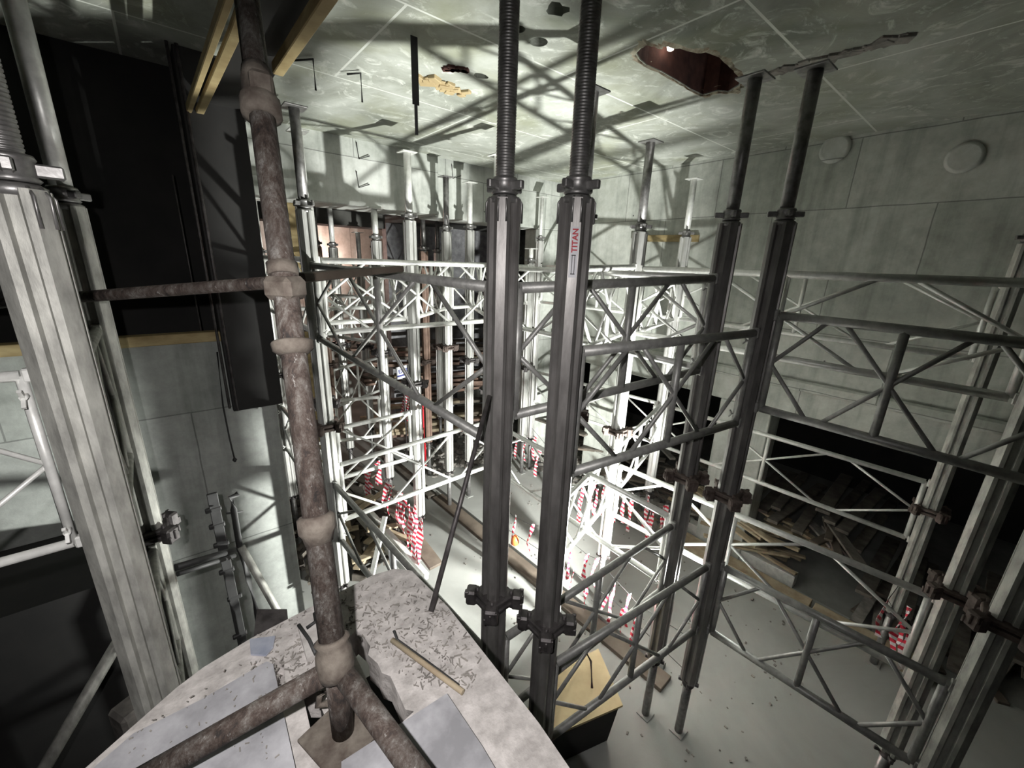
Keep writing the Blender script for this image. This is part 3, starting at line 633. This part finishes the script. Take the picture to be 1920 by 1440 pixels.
lpipe('short_tube', [at_y(452, 1025, 2.78), at_y(520, 1145, 2.6), at_y(520, 1145, 2.6) * 1.0 + V((.12, -.06, -.9)), V((.33, 2.5, 0))], .022, M['alu_dirty'], 'short grey tube leaning right below the hooked tube', 'scaffold tube', 10)
lpipe('cross_bar', [V((-.21, 2.64, at_y(300, 1070, 2.66).z)), at_y(450, 1028, 2.86)], .02, M['cable'], 'dark upper cross bar joining the slotted strut', 'scaffold tube', 10)
lpipe('cross_bar', [V((-.21, 2.66, at_y(308, 1085, 2.66).z)), at_y(440, 1042, 2.88)], .014, M['cable'], 'dark thinner cross bar just under the other one', 'scaffold tube', 10)
poly('steel_plate', [(482, 1142), (538, 1142), (545, 1215), (470, 1235)], ZP - .10, .008, M['dark_steel'], 'flat dark plate beyond the edge of the landing', 'plate')
m = MB(); m.tube(at_y(60, 1480, 2.4), at_y(235, 1180, 2.7), .03, 10); tag(m.make('leaning_post', M['alu_dirty']), 'dim post leaning in the dark lower left corner', 'post')
m = MB(); m.tube(at_y(150, 1120, 3.2), at_y(165, 1250, 3.2), .02, 8); tag(m.make('leaning_post', M['alu_dirty']), 'faint short post in the dark behind the wide far left leg', 'post')
c = at_y(249, 1333, 2.7); m = MB(); m.box((c.x, c.y, (c.z + .06) / 2), (.16, .16, c.z + .06), Matrix.Rotation(.5, 3, 'Z'), .02); tag(m.make('concrete_stub', M['rubble']), 'small pale concrete stub in the dark lower left', 'stub')
struct(boxobj('trim_16', (-4, 3.1, 0), (-.35, 3.88, 1.75), M['void']), 'black block standing in for shade below the left wall')  # black block put where only deep shade lies

# ------------------------------------------------------------------ floor: timber strip, kerb, boards
def fbeam(name, a, b, wd, ht, z, mat, label, cat='timber', yaw=None):
    return tag(MB().beam(V((a[0], a[1], z + ht / 2)), V((b[0], b[1], z + ht / 2)), wd, ht, bev=.004).make(name, mat), label, cat)
fbeam('timber_strip', (2.86, 5.2), (2.98, 1.2), .19, .05, 0, M['brown'], 'brown timber strip running across the pale floor')
fbeam('timber_strip', (2.76, 7.0), (2.79, 5.24), .16, .06, 0, M['plank'], 'darker far length of the timber strip on the floor')
fbeam('raised_edge', (3.0, 5.3), (3.12, 1.3), .05, .07, 0, M['floor'], 'thin pale raised edge beside the brown timber strip')
fbeam('timber_kerb', (5.06, 2.5), (5.06, .66), .20, .12, 0, M['plank_l'], 'pale timber kerb along the rubble below the right wall, far length')
fbeam('timber_kerb', (5.02, .62), (5.05, -.35), .18, .14, 0, M['plank_l'], 'dim timber kerb by the right prop, near length')
fbeam('timber_kerb', (5.0, 3.75), (5.05, 2.6), .16, .1, 0, M['plank_l'], 'low timber kerb under the far tape')
fbeam('steel_channel', (5.42, 3.2), (5.40, .9), .14, .16, 0.0, M['galv'], 'grey steel channel lying among the offcuts')
# tan board and dark bin
c = [on_z(1030, 1262, .42), on_z(1122, 1216, .42), on_z(1168, 1322, .42), on_z(1040, 1378, .42), on_z(985, 1335, .42)]
m = MB(); a = [m.bm.verts.new(p) for p in c]; b_ = [m.bm.verts.new(p - V((0, 0, .02))) for p in c]; m.bridge(b_, a, False); m.bm.faces.new(a); m.bm.faces.new(b_[::-1])
tag(m.make('tan_board', M['ply']), 'tan plywood board lying on a dark bin below the near legs', 'board')
cb = sum(c, V()) / 5; m = MB(); a = [m.bm.verts.new((cb.x + (p.x - cb.x) * .93, cb.y + (p.y - cb.y) * .93, .39)) for p in c]; b_ = [m.bm.verts.new((cb.x + (p.x - cb.x) * .8, cb.y + (p.y - cb.y) * .8, 0)) for p in c]; m.bridge(b_, a, False); m.bm.faces.new(a); m.bm.faces.new(b_[::-1])
tag(m.make('waste_bin', M['void']), 'dark bin carrying the tan board', 'bin')
lpipe('lifting_hook', [on_z(1085, 1240, .5), on_z(1100, 1225, .62), on_z(1108, 1240, .5), on_z(1110, 1290, .44)], .01, M['rusty'], 'rusty hook bar on the tan board', 'hook', 8)

# ------------------------------------------------------------------ warning tape strips on wires
def strip(x, y, ztop, L, wd, label, group, src=None):
    m = MB(); n = max(4, int(L / .05)); a0 = random.uniform(0, 3.1); sw = random.uniform(.01, .045); tw = random.uniform(-4, 4); prev = None
    for i in range(n + 1):
        s = i / n; a = a0 + tw * s + .3 * math.sin(7 * s + a0); ww = wd * (1 - .55 * abs(math.sin(6 * s + a0))); d = V((math.cos(a), math.sin(a), 0)) * ww / 2; nn = V((-d.y, d.x, 0)).normalized() * .0012
        c = V((sw * math.sin(5 * s + a0), sw * math.sin(4 * s + 2 * a0) * s, -L * s))
        row = [m.bm.verts.new(c - d - nn), m.bm.verts.new(c + d - nn), m.bm.verts.new(c + d + nn), m.bm.verts.new(c - d + nn)]
        if prev: m.bridge(prev, row, False)
        else: m.bm.faces.new(row[::-1])
        prev = row
    m.bm.faces.new(prev); o = m.make('tape_strip', M['tape']); o.location = (x, y, ztop); return tag(o, label, 'tape', group)
ORD = ['first', 'second', 'third', 'fourth', 'fifth', 'sixth', 'seventh', 'eighth', 'ninth', 'tenth', 'eleventh', 'twelfth']
def tape_run(px, z_wire, gname, labels, wid=.06, L=(.3, .42), doubles=1, ends=(None, None), wname=None):
    pts = [on_z(x, y, z_wire) for x, y in px]
    e0 = [V((*ends[0], z_wire + .1))] if ends[0] else []; e1 = [V((*ends[1], z_wire + .1))] if ends[1] else []
    m = MB(); m.path(e0 + pts + e1, .003, 5); tag(m.make('tape_wire', M['cable']), wname or 'thin wire carrying the ' + gname, 'wire')
    for i, p in enumerate(pts):
        for k in range(doubles):
            lb = labels[i] if isinstance(labels, list) else '%s tape strip from the left %s%s' % (ORD[i], labels, ['', ', second', ', third'][k])
            strip(p.x + random.uniform(-.02, .02) * k, p.y + random.uniform(-.05, .05) * k, z_wire + .004, random.uniform(*L), wid * random.uniform(.8, 1.1), lb, gname)
tape_run([(963, 968), (996, 985)], .85, 'tape strips between the two near legs', ['red and white tape strip nearest the left one of the two big legs', 'red and white tape strip nearest the stickered leg, between the two big legs'], .05, (.38, .45), 1, (N, (2.9, 2.5)))
tape_run([(1070, 1015), (1101, 1040), (1119, 1048), (1152, 1085), (1180, 1115), (1195, 1132)], .85, 'front row of tape strips right of the near legs',
         ['tape strip just right of the stickered near leg, leftmost of the front row', 'second tape strip from the left in the front row', 'third tape strip from the left in the front row, close to the second', 'fourth tape strip in the front row by the dark post', 'fifth tape strip in the front row, before the lower frame', 'rightmost tape strip of the front row'], .06, (.34, .5), 1, ((2.9, 2.5), A))
tape_run([(1072, 1070), (1100, 1090), (1134, 1115), (1146, 1122), (1168, 1142), (1192, 1168)], .52, 'lower front row of tape strips',
         ['lowest left tape strip beside the stickered near leg', 'low tape strip under the second one of the front row', 'low tape strip left of the dark post', 'low tape strip touching the dark post', 'low tape strip before the bin', 'low rightmost tape strip above the front lower frame'], .06, (.25, .36), 1, (N, A))
tape_run([(1092, 915), (1110, 905), (1118, 918), (1134, 902), (1160, 915), (1170, 925), (1187, 928), (1215, 930), (1221, 948), (1246, 948)], .75, 'far tape strips before the rubble by the right wall', 'in the far row before the right rubble', .07, (.35, .6), 2, (G2, D))
tape_run([(690, 880), (708, 870), (722, 905), (742, 925), (752, 935), (764, 948), (775, 960), (784, 975)], .95, 'bunched tape strips around the left rear prop', 'in the bunch by the left plank heap', .085, (.3, .75), 3, (rear[1][0], L2))
tape_run([(955, 815), (970, 812), (985, 822), (1003, 818), (1010, 838)], .7, 'far tape strips seen between the near legs', 'in the far row between the near legs', .08, (.35, .6), 2, (rear[7][0], G1))
tape_run([(756, 735), (764, 742)], 1.1, 'far tape strips below the white sign', 'below the white sign', .10, (.5, .6), 2, (rear[3][0], rear[4][0]))
tape_run([(1665, 1125), (1690, 1165), (1705, 1140), (1710, 1180)], .95, 'dim tape strips beside the right kerb prop', 'of the dim ones by the right kerb prop', .07, (.3, .45), 1, (R1, R2))
m = MB(); m.lathe((0, 0, 0), [(0, .02), (.03, .05), (.09, .045), (.13, .02)], 12); o = m.make('orange_cap', M['orange']); p = on_z(965, 1022, .5); o.location = p; tag(o, 'orange plastic cap on the tape between the near legs', 'cap')

# ------------------------------------------------------------------ planks, rubble, rear things
PLACED = []
def _rect(x, y, L, w, a):
    ca, sa = math.cos(a), math.sin(a); return [(x + ca * u - sa * v, y + sa * u + ca * v) for u, v in ((L / 2, w / 2), (-L / 2, w / 2), (-L / 2, -w / 2), (L / 2, -w / 2))]
def _hit(p, q):
    for A_ in (p, q):
        for i in range(2):
            ex, ey = A_[i + 1][0] - A_[i][0], A_[i + 1][1] - A_[i][1]
            a = [ex * c[0] + ey * c[1] for c in p]; b = [ex * c[0] + ey * c[1] for c in q]
            if max(a) < min(b) or max(b) < min(a): return False
    return True
def plank(x, y, L, wd, th, yaw, pitch, mat, words, group, z0=0.0, label=None):
    """lay a plank on whatever already lies under it"""
    r = _rect(x, y, L, wd, yaw); top = z0
    for q, t_ in PLACED:
        if abs(q[0][0] - x) < 4 and _hit(r, q): top = max(top, t_)
    z = top + th / 2 + abs(pitch) * L * .35; PLACED.append((r, top + th + abs(pitch) * L * .5))
    m = MB(); m.box((0, 0, 0), (L, wd, th), Matrix.Rotation(yaw, 3, 'Z') @ Matrix.Rotation(pitch, 3, 'Y'), .004); o = m.make('loose_plank', mat); o.location = (x, y, z)
    cname = {M['plank']: 'dark', M['plank_r']: 'reddish', M['brown']: 'brown', M['plank_l']: 'pale', M['rubble']: 'grey'}[mat]
    c = RW.transposed() @ (V((x, y, z - CAMZ))); ix = 960 + F_PX * c.x / -c.z; iy = 720 - F_PX * c.y / -c.z
    LAB.append((o, words, cname, 'long' if L > 1.25 else 'short' if L < .7 else '', 'wide' if wd > .13 else 'narrow' if wd < .085 else '', ix, iy))
    return tag(o, label, 'plank', group)
LAB = []
PLACED.append((_rect(5.41, 2.05, 2.4, .18, math.pi / 2), .162))
rp = random.Random(11)
mats = [M['plank'], M['plank'], M['plank_r'], M['brown']]
for j in range(34): plank(rp.uniform(.95, 1.95), rp.uniform(4.45, 6.6), rp.uniform(.7, 1.8), rp.uniform(.07, .16), .03, rp.uniform(1.2, 2.1), rp.uniform(-.07, .07), rp.choice(mats), 'in the left heap', 'planks in the left heap')
for j in range(14): plank(rp.uniform(1.05, 1.7), rp.uniform(3.95, 4.9), rp.uniform(.25, .6), .08, .03, rp.uniform(0, 3), rp.uniform(-.15, .15), M['plank_l'], 'in the left heap', 'pale offcuts in the left heap')
for j in range(36): plank(3.3 + rp.uniform(0, 2.2), rp.uniform(7.0, 8.1), rp.uniform(1.4, 2.6), rp.uniform(.12, .22), .06, rp.uniform(-.35, -.05), rp.uniform(0, .08), rp.choice([M['plank_r'], M['plank'], M['plank_r'], M['plank_l'], M['brown']]), 'in the rear timber pile', 'planks in the rear timber pile', .2)
for j in range(26): plank(rp.uniform(.8, 2.6), rp.uniform(6.9, 8.4), rp.uniform(1, 2.2), rp.uniform(.08, .16), .04, rp.uniform(.2, 2.8), rp.uniform(-.08, .08), rp.choice(mats), 'in the rear left heap', 'planks in the far left heap')
for j in range(52):
    y = rp.uniform(2.3, 5.0); x = rp.uniform(5.3, 6.7) if y < 4.2 else rp.uniform(5.1, 6.3)
    plank(x, y, rp.uniform(.5, 1.5), rp.uniform(.06, .14), .035, rp.uniform(.6, 2.6), rp.uniform(-.12, .12), rp.choice([M['plank'], M['plank'], M['brown'], M['rubble']]), 'in the right rubble', 'planks in the right rubble')
for j in range(36): plank(rp.uniform(5.22, 5.95), rp.uniform(.9, 2.4), rp.uniform(.3, .9), rp.uniform(.05, .1), .03, rp.uniform(1.0, 2.2), rp.uniform(-.08, .08), M['plank_l'], 'behind the kerb', 'pale offcuts behind the kerb')
for j in range(16): plank(rp.uniform(5.45, 5.9), rp.uniform(-.8, .9), rp.uniform(.4, .9), rp.uniform(.07, .13), .03, rp.uniform(-.6, .9), rp.uniform(-.06, .06), rp.choice([M['plank'], M['brown'], M['rubble']]), 'by the dim kerb', 'short planks by the dim kerb')
for j in range(20): plank(rp.uniform(6.1, 6.5), -.95 + j * .155, rp.uniform(1.4, 1.8), rp.uniform(.10, .15), .04, rp.uniform(-.08, .08), rp.uniform(-.03, .06), M['plank'], None, 'boards below the right wall', .0, 'dark board below the right wall, number %s in the row counted from the right' % (['one', 'two', 'three', 'four', 'five', 'six', 'seven', 'eight', 'nine', 'ten', 'eleven', 'twelve', 'thirteen', 'fourteen', 'fifteen', 'sixteen', 'seventeen', 'eighteen', 'nineteen', 'twenty'][j]))
groups = {}
for r in LAB:
    if r[1]: groups.setdefault(r[1], []).append(r)
for words, rs in groups.items():
    xs = sorted(r[5] for r in rs); ys = sorted(r[6] for r in rs); n = len(rs)
    for o, w_, cn, ln, wn, ix, iy in rs:
        a = xs.index(ix) * 5 // n; b_ = ys.index(iy) * 4 // n
        o['label'] = ' '.join(('%s %s %s plank %s, %s and %s' % (ln, wn, cn, w_, ['far left', 'left of middle', 'middle', 'right of middle', 'far right'][a], ['farthest', 'farther back', 'nearer', 'nearest'][b_])).split())
def chips(name, n, fn, mat, label, smin=.02, smax=.07, seed=5):
    r = random.Random(seed); m = MB()
    for j in range(n):
        x, y, z = fn(r); s = r.uniform(smin, smax); m.box((x, y, z + s * .3), (s * r.uniform(.6, 2), s, s * r.uniform(.4, .9)), Matrix.Rotation(r.uniform(0, 3), 3, 'Z') @ Matrix.Rotation(r.uniform(-.5, .5), 3, 'X'))
    return tag(m.make(name, mat), label, 'rubble', kind='stuff')
chips('rubble_heap', 420, lambda r: (lambda x, y: (x, y, max(0, (x - 4.7)) * .22 * r.random()))(r.uniform(4.8, 6.8), r.uniform(2.3, 5.2)), M['rubble'], 'broken rubble beyond the far tape under the right wall', .03, .12)
chips('rubble_heap', 320, lambda r: (r.uniform(.7, 2.1), r.uniform(4.2, 6.8), .25 * r.random()), M['plank'], 'dark rubble in the left plank heap', .03, .12, 6)
chips('rubble_heap', 300, lambda r: (r.uniform(3.1, 4.9), r.uniform(5.7, 7.3), .05 * r.random()), M['rubble'], 'scattered rubble near the entrance to the rear room', .02, .08, 8)
chips('floor_chips', 260, lambda r: (r.uniform(2.3, 4.8), r.uniform(.4, 4.6), 0), M['rubble'], 'tiny chips scattered on the pale floor', .006, .02, 9)
# long beams lying by the landing
for lb, a, b_, wd, ht, mt in (('brown board on the long beams behind the landing', (735, 952), (818, 1062), .17, .04, 'brown'), ('pale aluminium beam left of the brown board', (690, 958), (800, 1082), .06, .09, 'galv'), ('long aluminium beam nearest the landing', (668, 962), (790, 1100), .06, .09, 'alu')):
    pxbeam('formwork_beam', on_z(*a, .55), on_z(*b_, .35), wd, ht, M[mt], lb, 'beam')
m = MB(); m.beam(on_z(697, 1080, .6), V(on_z(722, 968, 1.1)), .05, .03, bev=.003); tag(m.make('loose_lath', M['galv']), 'pale lath sticking up behind the landing', 'lath')
m = MB(); m.beam(on_z(738, 1070, .3), on_z(733, 1027, .6), .05, .05, bev=.003); tag(m.make('loose_post', M['white']), 'short pale post stub behind the landing', 'post')
# concrete panels, rear wall pieces
for j, (x, lb) in enumerate([(872, 'leftmost upright concrete panel by the rear timber pile'), (894, 'middle upright concrete panel by the rear timber pile'), (912, 'rightmost upright concrete panel partly behind the near leg')]):
    c = on_z(x, 770, 0); tag(boxobj('precast_block', (c.x - .16, c.y - .12, 0), (c.x + .16, c.y + .12, .95), M['wall_x'], .01), lb, 'block')
p = on_z(768, 745, .0); p = V((3.0, 7.0, 0))
pp = on_y(757, 697, 6.6)
t = thing('exit_sign', pp, 'white sign with blue lettering standing in the rear room', 'sign')
m = MB(); m.box(pp, (.28, .012, .22), Matrix.Rotation(-.12, 3, 'Y'), .002); child(m, 'board', M['white'], t)
m = MB(); m.box(pp + V((0, -.009, -.055)), (.26, .004, .03), Matrix.Rotation(-.12, 3, 'Y')); child(m, 'stripe', M['navy'], t)
o = text('EXIT', M['navy'], .09, pp + V((-.10, -.009, -.02)) - pp, V((1, 0, .12)).normalized(), V((0, -1, 0)), 'lettering', t)
m = MB(); m.tube(V((pp.x, 6.61, 0)), V((pp.x, 6.61, pp.z)), .012, 8); child(m, 'sign_post', M['dark_steel'], t)
p = on_y(795, 770, 6.3); m = MB(); m.beam(V((p.x, 6.3, p.z - .32)), V((p.x, 6.3, p.z + .25)), .12, .05, up=V((0, -1, 0)), bev=.01); m.tube(V((p.x, 6.3, 0)), V((p.x, 6.3, p.z)), .02, 8); tag(m.make('red_panel', M['red']), 'red upright cover in the rear beside the bright corner prop', 'cover')
p = on_y(580, 690, 5.9); m = MB(); m.beam(V((p.x, 5.9, 0)), V((p.x - .03, 5.9, p.z + .5)), .14, .04, up=V((0, -1, 0)), bev=.004); tag(m.make('yellow_board', M['timber_y']), 'yellow upright board right of the rusty upright in the gloom', 'board')
p = on_y(548, 462, 5.6); m = MB(); m.beam(V((p.x, 5.6, p.z - .4)), V((p.x, 5.6, 4.28)), .14, .05, up=V((0, -1, 0)), bev=.004); tag(m.make('yellow_board', M['timber_y']), 'yellow upright board behind the upper part of the rusty upright', 'board')
